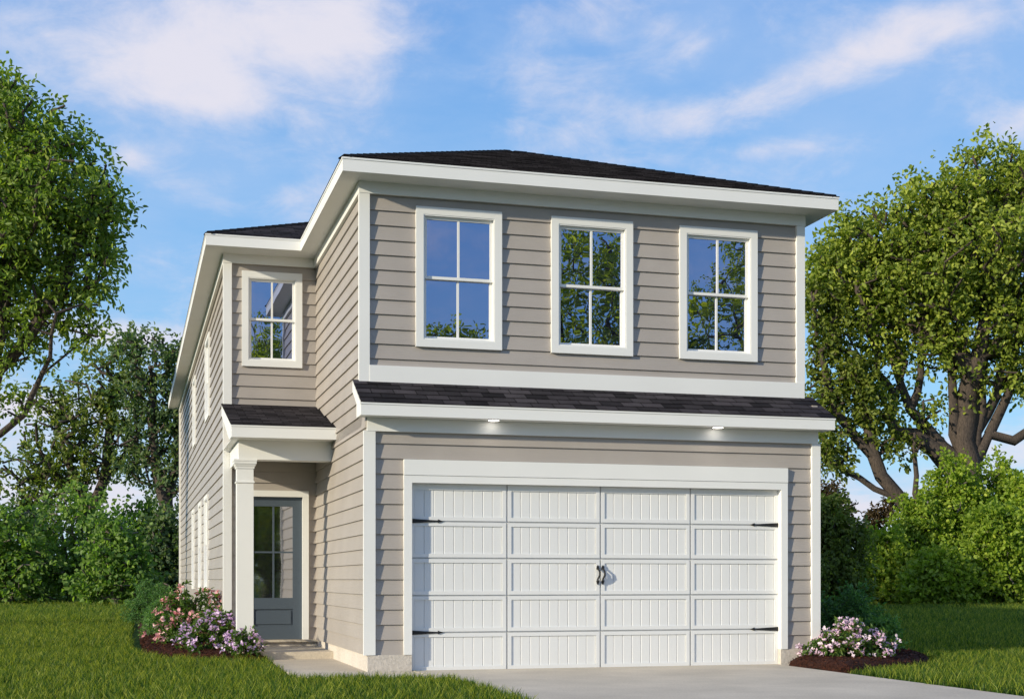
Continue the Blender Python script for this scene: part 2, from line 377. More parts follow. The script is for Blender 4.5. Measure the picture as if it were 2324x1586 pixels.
q = MB(); ring(q, .05, .1, .23); ring(q, .045, .23, .245, .02); ring(q, .02, .245, .27, .02); ring(q, .02, .27, .285, .004); q.build('column_base', WHITE, colo)
q = MB(); q.box(-1.315, -.002, 2.955, 3.235, 2.79, 3.06); q.box(-1.315, -1.08, 3.2351, 4.63, 2.79, 3.06); q.build('porch_beam', WHITE, house)
q = MB(); q.box(-1.0799, -.002, 3.2351, 4.63, 2.93, 2.96); q.build('porch_ceiling', WHITE, house)

def courses(q, uvs, p0, p1, q0, q1, step=.14, lift=.009):
    p0, p1, q0, q1 = map(Vector, (p0, p1, q0, q1)); n_ = (p1 - p0).cross(q0 - p0).normalized()
    if n_.z < 0: n_ = -n_
    ax = (p1 - p0).normalized(); hh = ((q0 - p0) - ax * (q0 - p0).dot(ax)).length
    n = max(1, round(hh / step))
    for k in range(n):
        t0, t1 = k / n, (k + 1) / n
        a0, b0, a1, b1 = p0.lerp(q0, t0), p1.lerp(q1, t0), p0.lerp(q0, t1), p1.lerp(q1, t1)
        A0, B0 = a0 + n_ * lift, b0 + n_ * lift
        u = lambda p: ((p - p0).dot(ax), ((p - p0) - ax * (p - p0).dot(ax)).length)
        i = len(q.v)
        if (a1 - b1).length < 1e-4: pts = [A0, B0, a1]
        else: pts = [A0, B0, b1, a1]
        q.v += [tuple(p) for p in pts]; q.f.append(tuple(range(i, i + len(pts))))
        us = [(u(p)[0], (k + .5 + (.46 if j > 1 else -.46)) * .14) for j, p in enumerate(pts)]; uvs += us
        i = len(q.v); q.v += [tuple(p) for p in (a0, b0, B0, A0)]; q.f.append((i, i + 1, i + 2, i + 3)); uvs += [(u(p)[0], (k + .04) * .14) for p in (a0, b0, B0, A0)]
def roof_obj(name, slopes, parent=house, extra=None, **kw):
    q = MB(); uvs = []
    for s in slopes: courses(q, uvs, *s, **kw)
    me = bpy.data.meshes.new(name); me.from_pydata(q.v, [], q.f)
    l = me.uv_layers.new(name='UVMap')
    for poly in me.polygons:
        for li in poly.loop_indices: l.data[li].uv = uvs[me.loops[li].vertex_index]
    me.materials.append(SHINGLE); o = bpy.data.objects.new(name, me); C.objects.link(o); o.parent = parent; return o
# porch roof
pe, pw, pz0, pz1 = 2.55, 4.66, 3.222, 3.765
roof_obj('porch_roof', [((-1.455, pe - .01, pz0), (.0, pe - .01, pz0), (-1.455, pw, pz1), (.0, pw, pz1))])
q = MB(); q.box(-1.44, -.002, pe, pe + .03, 3.055, 3.20); q.box(-1.448, -.002, pe - .008, pe + .02, 3.2005, 3.222)
sl = (pz1 - pz0) / (pw - pe)
q.prism([(-1.442, pe + .0301, 3.056), (-1.442, 2.97, 3.056), (-1.442, 3.05, 3.075 + .14 * 0), (-1.442, pw, pz1 - .175), (-1.442, pw, pz1 - .004), (-1.442, pe + .0301, pz0 - .004)], (.022, 0, 0))
q.build('fascia', WHITE, house)
q = MB(); q.box(-1.4199, -.003, pe + .0301, 2.9549, 3.058, 3.07); q.box(-1.4199, -1.3152, 2.955, 4.63, 3.058, 3.068)
q.build('soffit', WHITE, house)
FP = Fr((-1.35, 0, 0), (0, 1, 0), (-1, 0, 0))
q = MB(); q.prism([(-1.33, 2.97, 3.07), (-1.33, 4.64, 3.07), (-1.33, 4.64, pz1 - .02), (-1.33, 2.97, pz0 + .08)], (.03, 0, 0)); q.build('porch_gable', SIDING, house)
# skirt roof over the garage
se, sz0, sz1, sx0, sx1 = -.26, 3.228, 3.565, -.125, 6.137
roof_obj('garage_skirt_roof', [((sx0 - .004, se - .012, sz0), (sx1 + .004, se - .012, sz0), (sx0 - .004, .39, sz1 + .02), (sx1 + .004, .39, sz1 + .02))])
q = MB(); q.box(sx0, sx1, se, se + .03, 3.075, 3.205); q.box(sx0 - .008, sx1 + .008, se - .008, se + .02, 3.2055, 3.226)
for x in (sx0, sx1 - .03):
    q.prism([(x, se + .0301, 3.076), (x, .08, 3.076), (x, .08, 3.245), (x, .39, 3.435), (x, .39, sz1), (x, se + .0301, sz0 - .004)], (.03, 0, 0))
q.build('fascia', WHITE, house)
q = MB(); q.box(sx0 + .0301, sx1 - .0301, se + .0301, .045, 3.078, 3.09); q.build('soffit', WHITE, house)
q = MB(); q.box(5.98, 6.05, .055, .40, 2.92, 3.43); q.build('wall_sheathing', SIDING, house)
for x in (1.54, 4.53):
    q = MB(); yc = -.135
    pts = [(x + .078 * math.cos(t), yc + .078 * math.sin(t), 3.070) for t in np.linspace(0, 2 * math.pi, 33)[:-1]]
    q.prism(pts, (0, 0, .0075)); lt = q.build('ceiling_light', WHITE, house)
    q = MB(); q.prism([(x + .066 * math.cos(t), yc + .066 * math.sin(t), 3.0680) for t in np.linspace(0, 2 * math.pi, 33)[:-1]], (0, 0, .0015)); q.build('lens', LAMP, lt)
# main roof
EZ = 6.195; ap = (2.95, 4.2, 7.80)
x0, x1, y0, ym, wx, yb = -.320, 6.320, -.050, 4.140, -1.710, 24.385
rz = 7.80; rp = (rz - EZ) / ((x1 - wx) / 2); rxm = (wx + x1) / 2; hw = (x1 - wx) / 2
roof_obj('roof', [
    ((x0, y0, EZ), (x1, y0, EZ), ap, ap),
    ((x0, 8.2, EZ), (x0, y0, EZ), (ap[0], 8.2, ap[2]), ap),
    ((x1, y0, EZ), (x1, 8.2, EZ), ap, (ap[0], 8.2, ap[2])),
    ((wx, ym, EZ), (x1, ym, EZ), (rxm, ym + hw, rz), (rxm, ym + hw, rz)),
    ((wx, yb, EZ), (wx, ym, EZ), (rxm, yb - hw, rz), (rxm, ym + hw, rz)),
    ((x1, ym, EZ), (x1, yb, EZ), (rxm, ym + hw, rz), (rxm, yb - hw, rz)),
    ((x1, yb, EZ), (wx, yb, EZ), (rxm, yb - hw, rz), (rxm, yb - hw, rz))])
def caps(a, b, w=.085):
    a, b = Vector(a), Vector(b); a = a + (b - a).normalized() * .06; q = MB(); n = int((b - a).length / .17); d = (b - a).normalized(); sd = d.cross(Vector((0, 0, 1))).normalized(); up = sd.cross(d).normalized()
    for k in range(n):
        p = a + d * (k * .17); r = a + d * (k * .17 + .24)
        q.face([p - sd * w + up * -.012, p + up * .026, r + up * .017, r - sd * w + up * -.025]); q.face([p + up * .026, p + sd * w + up * -.012, r + sd * w + up * -.025, r + up * .017])
        q.face([p - sd * w + up * -.03, p - sd * w + up * -.012, p + up * .026, p + sd * w + up * -.012, p + sd * w + up * -.03])
    o = q.build('hip_cap', SHINGLE, house); return o
caps((x0, y0, EZ), ap); caps((x1, y0, EZ), ap); caps((wx, ym, EZ), (rxm, ym + hw, rz)); caps(ap, (ap[0], 8.2, 7.8)); caps((rxm, ym + hw, rz), (rxm, yb - hw, rz))
# eaves: fascia, gutter lip and soffit
path = [(-1.70, 4.15), (-.31, 4.15), (-.31, -.04), (6.31, -.04), (6.31, 24.37), (-1.70, 24.37)]
def offs(path, e):
    n = len(path); out = []
    for i in range(n):
        p, c, nx = path[i - 1], path[i], path[(i + 1) % n]
        d1 = Vector((c[0] - p[0], c[1] - p[1])).normalized(); d2 = Vector((nx[0] - c[0], nx[1] - c[1])).normalized()
        n1, n2 = Vector((d1.y, -d1.x)), Vector((d2.y, -d2.x)); out.append((c[0] + (n1.x + n2.x) * e, c[1] + (n1.y + n2.y) * e))
    return out
def loop_board(q, e0, e1, z0, z1):
    A, B = offs(path, e0), offs(path, e1)
    for i in range(len(path)):
        j = (i + 1) % len(path)
        for quad in ([(*A[i], z0), (*A[j], z0), (*A[j], z1), (*A[i], z1)], [(*B[i], z0), (*B[j], z0), (*B[j], z1), (*B[i], z1)],
                     [(*A[i], z0), (*A[j], z0), (*B[j], z0), (*B[i], z0)], [(*A[i], z1), (*A[j], z1), (*B[j], z1), (*B[i], z1)]): q.face(quad)
q = MB(); loop_board(q, 0, -.03, ZS - .003, 6.17); loop_board(q, .008, -.02, 6.1702, 6.192); q.build('fascia', WHITE, house)
q = MB(); A = offs(path, -.0301); q.prism([(a, b, ZS) for a, b in A], (0, 0, .012)); q.build('soffit', WHITE, house)

# ------------------------------------------------------------------ GROUND
def slab(name, poly, z0, z1, m, **k):
    q = MB(); q.prism([(x, y, z0) for x, y in poly], (0, 0, z1 - z0)); return tag(q.build(name, m), kind='structure', **k)
q = MB(); q.box(-400, 400, -400, 400, -1, -.03); tag(q.build('ground', GROUND), kind='structure')
drive = [(.80, -1.9), (.62, -1.42), (.60, -1.1), (.56, .128), (5.49, .128), (5.46, -.02), (5.47, -3), (5.6, -26), (.74, -26), (.76, -4)]
walk = [(-.001, .0), (-.001, 2.929), (-.86, 2.929), (-.92, 1.5), (-.94, -.2), (-.86, -.62), (-.62, -.86), (-.2, -1.0), (.3, -1.12), (.5995, -1.38), (.5995, -1.1), (.5595, .0)]
slab('driveway', drive, -.2, 0, CONC); slab('path', walk, -.2, -.003, CONC)

from math import inf
def inside(P, poly):
    x, y = P[:, 0], P[:, 1]; r = np.zeros(len(P), bool); n = len(poly)
    for i in range(n):
        (ax, ay), (bx, by) = poly[i], poly[(i + 1) % n]
        if ay == by: continue
        c = ((ay > y) != (by > y)) & (x < (bx - ax) * (y - ay) / (by - ay) + ax); r ^= c
    return r
def dist_poly(P, poly):
    d = np.full(len(P), 1e9); n = len(poly)
    for i in range(n):
        a = np.array(poly[i]); b = np.array(poly[(i + 1) % n]); ab = b - a
        t = np.clip(((P - a) @ ab) / (ab @ ab), 0, 1); d = np.minimum(d, np.linalg.norm(P - a - t[:, None] * ab, axis=1))
    return d
bedL = [(-1.30, 26), (-2.58, 26), (-2.60, 14), (-2.60, 7), (-2.55, 4.9), (-2.36, 4.0), (-2.0, 3.3), (-1.6, 2.86), (-1.2, 2.68), (-.93, 2.78), (-.90, 2.95), (-1.41, 2.97), (-1.41, 4.7)]
bedR = [(5.50, .05), (5.48, -1.0), (5.50, -1.68), (6.1, -1.30), (6.9, -.85), (7.5, -.35), (8.0, .45), (8.2, 1.5), (8.0, 2.8), (7.2, 3.6), (6.03, 3.8), (6.03, .05)]
def smooth_poly(poly, it=2):
    for _ in range(it):
        o = []
        for i in range(len(poly)):
            a, b = poly[i], poly[(i + 1) % len(poly)]
            o += [(a[0] * .75 + b[0] * .25, a[1] * .75 + b[1] * .25), (a[0] * .25 + b[0] * .75, a[1] * .25 + b[1] * .75)]
        poly = o
    return poly
def np_mesh(name, V, nf, k, material, parent=None, loc=(0, 0, 0), tint=None, smooth=False):   # nf faces of k verts, V ordered
    me = bpy.data.meshes.new(name); V = np.asarray(V, np.float32)
    me.vertices.add(len(V)); me.vertices.foreach_set('co', V.ravel())
    idx = nf.astype(np.int32); me.loops.add(idx.size); me.loops.foreach_set('vertex_index', idx.ravel())
    me.polygons.add(len(idx)); me.polygons.foreach_set('loop_start', np.arange(0, idx.size, k, dtype=np.int32)); 
    me.update(calc_edges=True)
    if tint is not None:
        a = me.attributes.new('tint', 'FLOAT', 'POINT'); a.data.foreach_set('value', np.asarray(tint, np.float32))
    if smooth: me.polygons.foreach_set('use_smooth', np.ones(len(idx), bool))
    me.materials.append(material); o = bpy.data.objects.new(name, me); C.objects.link(o); o.location = loc
    if parent: o.parent = parent
    return o
def mulch(name, poly, label):
    poly = smooth_poly(poly, 1)
    xs = [p[0] for p in poly]; ys = [p[1] for p in poly]; st = .045 if max(ys) < 10 else .07
    gx, gy = np.meshgrid(np.arange(min(xs), max(xs), st), np.arange(min(ys), max(ys), st)); P = np.c_[gx.ravel(), gy.ravel()]
    ins = inside(P, poly); d = dist_poly(P, poly); h = np.where(ins, np.minimum(.12, .12 * np.sqrt(np.clip(d, 0, .2) / .2)), -.06)
    h = h + rng.normal(0, .006, len(P)); V = np.c_[P, h]; ny, nx = gx.shape
    i = np.arange((ny - 1) * nx).reshape(ny - 1, nx)[:, :-1].ravel(); q = np.c_[i, i + 1, i + nx + 1, i + nx]
    keep = ins[q].any(1); o = np_mesh(name, V, q[keep], 4, MULCH)
    tag(o, kind='structure', label=label)
    # loose bark chips
    n = 9000; Q = np.c_[rng.uniform(min(xs), max(xs), n * 3), rng.uniform(min(ys), min(max(ys), 9), n * 3)]; Q = Q[inside(Q, poly)][:n]
    d = dist_poly(Q, poly); z = .123 * np.sqrt(np.clip(d, 0, .2) / .2) + rng.uniform(-.004, .012, len(Q))
    leaves(name + '_chips', np.c_[Q, z], rng.uniform(.015, .04, len(Q)), CHIP, width=.35, up=1.2, parent=o)
    return o

# ------------------------------------------------------------------ foliage builders
def unit(v): return v / np.maximum(np.linalg.norm(v, axis=1, keepdims=True), 1e-9)
def leaves(name, P, size, material, width=.5, up=.7, parent=None, loc=(0, 0, 0), axis=None, fold=.25, tintv=None, kind=None, droop=.3):
    n = len(P); P = np.asarray(P) - np.asarray(loc)
    ax = unit(rng.normal(0, 1, (n, 3)) * [1, 1, .5] + [0, 0, -droop]) if axis is None else axis
    nr = rng.normal(0, 1, (n, 3)) + [0, 0, up]; nr = unit(nr - ax * (nr * ax).sum(1, keepdims=True)); sd = np.cross(ax, nr)
    s = np.asarray(size)[:, None] if np.ndim(size) else np.full((n, 1), size); w = s * width * .5
    f = nr * s * fold * width
    V = np.stack([P, P + ax * s * .3 + sd * w + f, P + ax * s * .68 + sd * w * .8 + f, P + ax * s - nr * s * .08, P + ax * s * .68 - sd * w * .8 + f, P + ax * s * .3 - sd * w + f], 1).reshape(-1, 3)
    b = np.arange(n)[:, None] * 6; q = np.concatenate([b + [0, 1, 2, 3], b + [0, 3, 4, 5]], 1).reshape(-1, 4)
    t = np.clip(rng.beta(2, 3, n) if tintv is None else tintv, 0, 1)
    o = np_mesh(name, V, q, 4, material, parent, tint=np.repeat(t, 6))
    if kind: o['kind'] = kind
    return o
def skeleton(trunks, pts, bf=.25, step=.45, wob=.06):
    """trunks: list of polylines; pts: attractors; returns positions, parents, ids of tips"""
    pos = []; par = []; pl = []
    for poly in trunks:
        poly = [np.asarray(p, float) for p in poly]; prev = -1
        if len(poly[0]) == 3 and pos:
            d = np.linalg.norm(np.array(pos) - poly[0], axis=1)
            if d.min() < .6: prev = int(d.argmin())
        last = poly[0]
        if prev < 0: pos.append(poly[0]); par.append(-1); pl.append(0); prev = len(pos) - 1
        for p in poly[1:]:
            n = max(1, int(np.linalg.norm(p - last) / step))
            for k in range(1, n + 1):
                x = last + (p - last) * k / n + rng.normal(0, wob * .6, 3) * (k < n)
                pos.append(x); par.append(prev); pl.append(pl[prev] + np.linalg.norm(x - pos[prev])); prev = len(pos) - 1
            last = p
    root = pos[-1]; nt = len(pos); cap = nt + len(pts) * 40
    POS = np.zeros((cap, 3)); PL = np.zeros(cap); POS[:nt] = pos; PL[:nt] = pl
    can = np.ones(cap, bool); can[:max(1, int(nt * .35))] = False if len(trunks) == 1 else True
    n = nt; tips = []; C0 = np.array(pos[nt - 1])
    order = np.argsort(np.min(np.linalg.norm(pts[:, None] - POS[None, :nt], axis=2), axis=1))
    for j in order:
        p = pts[j]; d = np.linalg.norm(POS[:n] - p, axis=1); cost = d + bf * PL[:n] + np.where(POS[:n, 2] > p[2] + .3, .6, 0) + np.where(can[:n], 0, 50)
        i = int(cost.argmin()); dd = d[i]; m = max(1, int(dd / step)); a = POS[i].copy()
        g = POS[i] - POS[par[i]] if par[i] >= 0 else np.array([0, 0, 1.0]); g = g / (np.linalg.norm(g) + 1e-9)
        c = a + g * dd * .35 + (p - a) * .25; prev = i
        for k in range(1, m + 1):
            t = k / m; x = (1 - t) ** 2 * a + 2 * t * (1 - t) * c + t * t * p + rng.normal(0, wob, 3) * (k < m)
            if n >= cap: break
            POS[n] = x; par.append(prev); PL[n] = PL[prev] + np.linalg.norm(x - POS[prev]); prev = n; n += 1
        tips.append(prev)
    lim = np.zeros(n); lim[:nt] = np.clip(1 - PL[:nt] / (PL[:nt].max() + 1e-6), 0, 1)
    return POS[:n], np.array(par), tips, lim
def branches(POS, par, tips, r_trunk, r_tip=.006, ex=2.3, lim=None, limb=0):
    n = len(POS); w = np.zeros(n); ch = [[] for _ in range(n)]
    for i in range(n):
        if par[i] >= 0: ch[par[i]].append(i)
    for i in range(n - 1, -1, -1):
        if not ch[i]: w[i] = 1
        if par[i] >= 0: w[par[i]] += w[i]
    rad = r_tip + (r_trunk - r_tip) * (w / w.max()) ** (1 / ex)
    if limb: rad = np.maximum(rad, r_trunk * limb * lim)
    V = []; Fc = []
    starts = [i for i in range(n) if par[i] < 0]
    stack = [(s, -1) for s in starts]
    while stack:
        s, fr = stack.pop(); chain = ([fr] if fr >= 0 else []) + [s]; i = s
        while ch[i]:
            c = sorted(ch[i], key=lambda k: -w[k])
            for k in c[1:]: stack.append((k, i))
            i = c[0]; chain.append(i)
        if len(chain) < 2: continue
        P = POS[chain]; r = rad[chain].copy()
        if fr >= 0: r[0] = min(r[0], r[1] * 1.25)
        big = r.max(); k = 9 if big > .08 else (5 if big > .025 else 3)
        t = np.gradient(P, axis=0); t = unit(t); u = np.cross(t[0], [.3, .2, .9]); u = u / (np.linalg.norm(u) + 1e-9); b0 = len(V); rings = []
        for m in range(len(P)):
            u = u - t[m] * (u @ t[m]); u = u / (np.linalg.norm(u) + 1e-9); v = np.cross(t[m], u)
            an = np.arange(k) * 2 * math.pi / k; rr = r[m] * (1 + (.08 * np.sin(an * 3 + m * .7) if k > 5 else 0))
            rings.append(P[m] + (np.cos(an) * rr)[:, None] * u + (np.sin(an) * rr)[:, None] * v)
        V.append((np.concatenate(rings), k, len(P)))
    allV = []; allF = []; off = 0
    for vv, k, m in V:
        allV.append(vv); i, j = np.meshgrid(np.arange(m - 1), np.arange(k), indexing='ij'); i = i.ravel(); j = j.ravel()
        allF.append(off + np.c_[i * k + j, i * k + (j + 1) % k, (i + 1) * k + (j + 1) % k, (i + 1) * k + j]); off += len(vv)
    return np.concatenate(allV), np.concatenate(allF)
def blob_points(blobs, n, D, gap=.35, shell=.55):
    """blobs (px, py, rx, ry[, depth shift]) in picture units at view depth D -> attractor points, thinned by a 3-D cell pattern so gaps stay"""
    vol = np.array([b[2] * b[3] * (b[5] if len(b) > 5 else 1) for b in blobs], float); out = []
    for b, m in zip(blobs, np.maximum(3, (vol / vol.sum() * n)).astype(int)):
        d = unit(rng.normal(0, 1, (m, 3))); r = rng.uniform(shell ** 3, 1, m) ** (1 / 3); q = d * r[:, None]
        c = at(b[0], b[1], D) + FW * (b[4] if len(b) > 4 else 0); s = D / F
        out.append(c + RT * (q[:, :1] * b[2] * s) + FW * (q[:, 1:2] * min(b[2], b[3] * 1.6) * s) + UP * (q[:, 2:] * b[3] * s))
    P = np.concatenate(out); P = P[P[:, 2] > .25]
    return P
def plant(name, label, cat, base, trunks, pts, leafmat, leaf, per, spread, r_trunk, bf=.25, step=.45, wob=.06, k_=1, width=.5, up=.6, bark=BARK, group=None, trunk_name='trunk', leaf_name='crown', dens_var=.6, tone=0, limb=0, r_tip=.007, droop=.3):
    leaf, spread, r_trunk, step, wob, r_tip = leaf * k_, spread * k_, r_trunk * k_, step * k_, wob * k_, r_tip * k_
    e = empty(name, base, label=label, cat=cat, group=group)
    POS, par, tips, lim = skeleton(trunks, pts, bf, step, wob)
    V, Fq = branches(POS, par, tips, r_trunk, r_tip, lim=lim, limb=limb); np_mesh(trunk_name, V - base, Fq, 4, bark, e, smooth=True)
    T = POS[tips]; cen = T.mean(0); ext = T.std(0) + 1e-6
    # clumps of leaves on short twigs round every tip
    k = rng.poisson(per * (1 + dens_var * rng.uniform(-1, 1, len(T))).clip(.15))
    P0 = np.repeat(T, k, axis=0); tw = max(2, int(per / 7))
    tid = rng.integers(0, tw, len(P0)); tdir = unit(rng.normal(0, 1, (len(T) * tw, 3)) + [0, 0, .15]).reshape(len(T), tw, 3)
    D_ = tdir[np.repeat(np.arange(len(T)), k), tid]; t = rng.uniform(.1, 1, len(P0))[:, None]
    P = P0 + D_ * t * spread + rng.normal(0, spread * .09, P0.shape) - np.array([0, 0, .12]) * spread * t ** 2
    ax = unit(D_ * .8 + rng.normal(0, .75, P.shape) + [0, 0, -droop])
    ok = P[:, 2] > .06; P, ax = P[ok], ax[ok]; tn = np.repeat(rng.uniform(-.16, .16, len(T)), k)[ok]
    tint = rng.beta(2, 3.2, len(P)) + tn + tone
    leaves(leaf_name, P, rng.uniform(.7, 1.2, len(P)) * leaf, leafmat, width, up, e, base, ax, tintv=tint)
    return e
def tr(points, D): return [at(p[0], p[1], D) + FW * (p[2] if len(p) > 2 else 0) for p in points]

# ---- big tree at the left
D = 32; b = foot(-95, D)
pts = blob_points([(45, 300, 125, 130), (-120, 350, 220, 230, 1), (160, 420, 115, 110, -.5), (215, 500, 75, 80), (60, 520, 190, 130, .5), (180, 600, 95, 80), (40, 660, 150, 90), (-100, 640, 200, 150), (190, 700, 70, 75), (110, 770, 80, 45), (10, 800, 70, 40), (20, 930, 55, 35), (-60, 1030, 70, 30), (15, 215, 50, 55), (90, 400, 130, 150, .6), (0, 520, 150, 150, -.6)], 900, D)
plant('broadleaf_tree', 'tall deep green broadleaf tree cut off by the left edge', 'tree', b,
      [[b - [0, 0, .1], *tr([(-95, 1250), (-85, 1100), (-60, 1010)], D)], tr([(-60, 1010), (0, 985), (55, 940), (95, 850), (160, 730, -1)], D), tr([(-85, 1080), (-150, 900), (-160, 700)], D), tr([(-60, 1010), (-20, 850), (60, 770), (150, 640), (170, 480)], D), tr([(-20, 850), (10, 640), (40, 420)], D)],
      pts, LEAF_L, .155, 32, .68, .26, width=.44, tone=.04, limb=.6)
# ---- two trees behind it
D = 66; b = foot(222, D)
pts = blob_points([(215, 900, 80, 75), (285, 830, 50, 60), (140, 990, 90, 60), (60, 1060, 70, 45), (230, 1010, 90, 70), (110, 900, 50, 40), (300, 930, 45, 60), (180, 1080, 90, 45), (90, 1110, 80, 40)], 340, D)
plant('broadleaf_tree', 'dark green mid height tree with forked trunk behind the left bushes', 'tree', b,
      [[b, *tr([(222, 1260), (205, 1180), (170, 1080), (140, 1000)], D)], tr([(205, 1180), (240, 1080), (250, 950), (270, 850)], D)], pts, LEAF_O, .18, 20, .70, .24, tone=.04, k_=66/46, limb=.8)
D = 64; b = foot(378, D)
pts = blob_points([(350, 820, 62, 60), (395, 860, 45, 85), (330, 900, 60, 60), (385, 980, 50, 60), (290, 800, 40, 36), (310, 1010, 50, 45), (400, 1080, 40, 40), (450, 950, 50, 90), (340, 1070, 60, 35)], 320, D)
plant('broadleaf_tree', 'blue green tree with thin dark limbs right beside the left house wall', 'tree', b,
      [[b, *tr([(385, 1260), (378, 1150), (355, 1060), (345, 960), (350, 850)], D)], tr([(378, 1150), (405, 1040), (400, 900)], D), tr([(355, 1060), (310, 1010)], D)], pts, LEAF_D, .165, 22, .66, .22, tone=.05, k_=64/44, limb=.8)
# ---- left undergrowth, each bush its own
def bush(label, px, top, w, D, leafmat, n=200, leaf=.21, per=22, tone=0, name='woodland_bush', cat='bush', group='bushes along the far edge of the lawn', spread=.95, floor=1366):
    b = foot(px, D); gy = 1314 + 1.12 * F / D; h = gy - top
    bl = [(px, top + h * .42, w * .72, h * .42), (px - w * .5, gy - h * .30, w * .6, h * .33), (px + w * .5, gy - h * .32, w * .6, h * .35), (px, gy - h * .18, w * 1.0, h * .22), (px + w * rng.uniform(-.3, .3), top + h * .2, w * .35, h * .2)]
    bl += [(px + w * rng.uniform(-.8, .8), gy - h * rng.uniform(.3, .85), w * .28, h * .13) for _ in range(5)]
    P = blob_points(bl, n, D, shell=.3)
    st = [[b, at(px - w * .1, gy - h * .25, D), at(px - w * .25, gy - h * .6, D)], [b + RT * .2, at(px + w * .15, gy - h * .3, D), at(px + w * .25, gy - h * .7, D)]]
    plant(name, label, cat, b, st, P, leafmat, leaf, per, spread, .13, bf=.2, group=group, tone=tone, width=.75, bark=BARKL, r_tip=.014)
LB = [('wide green bush at the far left edge of the lawn', 20, 1135, 95, 58, LEAF_B), ('dusky blue green bush with grey tips behind the lawn edge', 75, 1105, 70, 66, LEAF_D), ('tall loose maple leaved bush left of the middle', 165, 1110, 95, 60, LEAF_B),
      ('low spreading bush with bare twigs under the forked tree', 262, 1170, 85, 56, LEAF_B), ('dark bush tucked against the long house wall', 372, 1150, 70, 60, LEAF_D), ('pale green bush rising under the blue green tree', 320, 1130, 70, 68, LEAF_B), ('green bush half cut off by the left picture edge', -70, 1140, 90, 60, LEAF_B), ('dark bush partly hidden by the house wall', 440, 1200, 70, 60, LEAF_D)]
for i, (lb, px, top, w, D, lm) in enumerate(LB): bush(lb, px, top, w, D, lm, tone=(-.05, .0, .1)[i % 3])
# ---- big tree at the right
D = 66; b = foot(2218, D)
pts = blob_points([(2255, 415, 95, 90), (2150, 480, 95, 80), (2320, 445, 95, 100, 1), (2030, 540, 100, 85), (2180, 580, 160, 100, -1), (1925, 600, 75, 75), (2330, 620, 130, 150), (1885, 680, 55, 70), (2040, 680, 130, 80, -.6), (2210, 730, 130, 80), (1940, 770, 70, 50), (2090, 800, 100, 50), (2380, 800, 100, 80), (2250, 850, 100, 45), (2010, 880, 55, 50), (2450, 640, 110, 160), (2100, 930, 50, 30), (1990, 600, 120, 100, 2), (2120, 640, 170, 130, 2), (2280, 540, 150, 150, 2), (2110, 460, 90, 60), (1960, 520, 60, 50), (1850, 640, 40, 70)], 1200, D, shell=.5)
plant('broadleaf_tree', 'large spreading tree with thick branching trunk at the right edge', 'tree', b,
      [[b - [0, 0, .1], *tr([(2216, 1260), (2208, 1120), (2200, 1060)], D)], tr([(2200, 1060), (2140, 1015), (2065, 930), (2030, 830), (2005, 760)], D), tr([(2200, 1060), (2165, 985), (2160, 850), (2130, 700, -.6), (2120, 560)], D),
       tr([(2208, 1080), (2215, 980), (2230, 850), (2240, 640, .6), (2250, 480)], D), tr([(2208, 1080), (2245, 985), (2290, 890), (2320, 720)], D), tr([(2245, 1010), (2300, 1000), (2360, 960), (2440, 800)], D), tr([(2160, 850), (2190, 760), (2200, 620)], D), tr([(2204, 1090), (2185, 1000), (2195, 900), (2215, 760, -1)], D), tr([(2065, 930), (2090, 850), (2085, 720)], D), tr([(2204, 1100), (2120, 1020), (2075, 990), (2035, 985)], D), tr([(2215, 980), (2260, 900), (2290, 780), (2300, 640)], D)],
      pts, LEAF_R, .14, 38, .66, .30, width=.55, tone=.05, k_=66/34, limb=.85)
# ---- leaning tree left of it
D = 65; b = foot(2120, D)
pts = blob_points([(1875, 800, 35, 70), (1860, 900, 35, 60), (1930, 900, 45, 60), (1985, 960, 40, 35), (1880, 1000, 45, 45), (1950, 850, 50, 50), (1870, 700, 40, 60), (2040, 1010, 50, 25), (1900, 1060, 35, 20)], 230, D)
plant('broadleaf_tree', 'thin yellowish tree leaning out from behind the bright bushes', 'tree', b,
      [[b, *tr([(2105, 1230), (2060, 1155), (2000, 1080), (1975, 1000), (1955, 900), (1940, 800)], D)], tr([(2060, 1155), (1985, 1110), (1910, 1065), (1870, 1045)], D), tr([(1985, 1040), (1940, 990), (1890, 930), (1870, 830)], D), tr([(2090, 1200), (2080, 1080), (2075, 980)], D)], pts, LEAF_Y, .16, 30, .55, .20, tone=0, k_=65/39, limb=.7)
# ---- right hand bushes
D = 52; b = foot(1885, D)
pts = blob_points([(1880, 1190, 45, 60), (1930, 1240, 40, 55), (1870, 1290, 70, 60), (1900, 1335, 60, 30), (1850, 1180, 40, 60)], 230, D)
plant('woodland_bush', 'olive brown bush close beside the right wall of the house', 'bush', b, [[b, *tr([(1885, 1330), (1880, 1250), (1875, 1180)], D)], [b, *tr([(1900, 1320), (1930, 1230)], D)]], pts, LEAF_O, .19, 46, .6, .12, group='bushes along the far edge of the lawn', tone=.0)
D = 56; b = foot(1880, D)
pts = blob_points([(1885, 1135, 28, 26), (1905, 1160, 24, 26), (1860, 1140, 26, 30)], 60, D)
plant('woodland_bush', 'russet brown leaved sapling showing above the olive bush', 'bush', b, [[b, *tr([(1880, 1290), (1885, 1180)], D)]], pts, LEAF_BR, .17, 44, .5, .09, tone=.0)
D = 72; b = foot(2005, D)
pts = blob_points([(1998, 1175, 22, 24), (2018, 1150, 14, 18), (1975, 1205, 28, 24), (1990, 1240, 40, 30)], 90, D)
plant('woodland_bush', 'small dusky brown tree far off in the gap of sky', 'bush', b, [[b, *tr([(2003, 1300), (2003, 1200)], D)]], pts, LEAF_BR, .2, 40, .6, .10, tone=-.05)
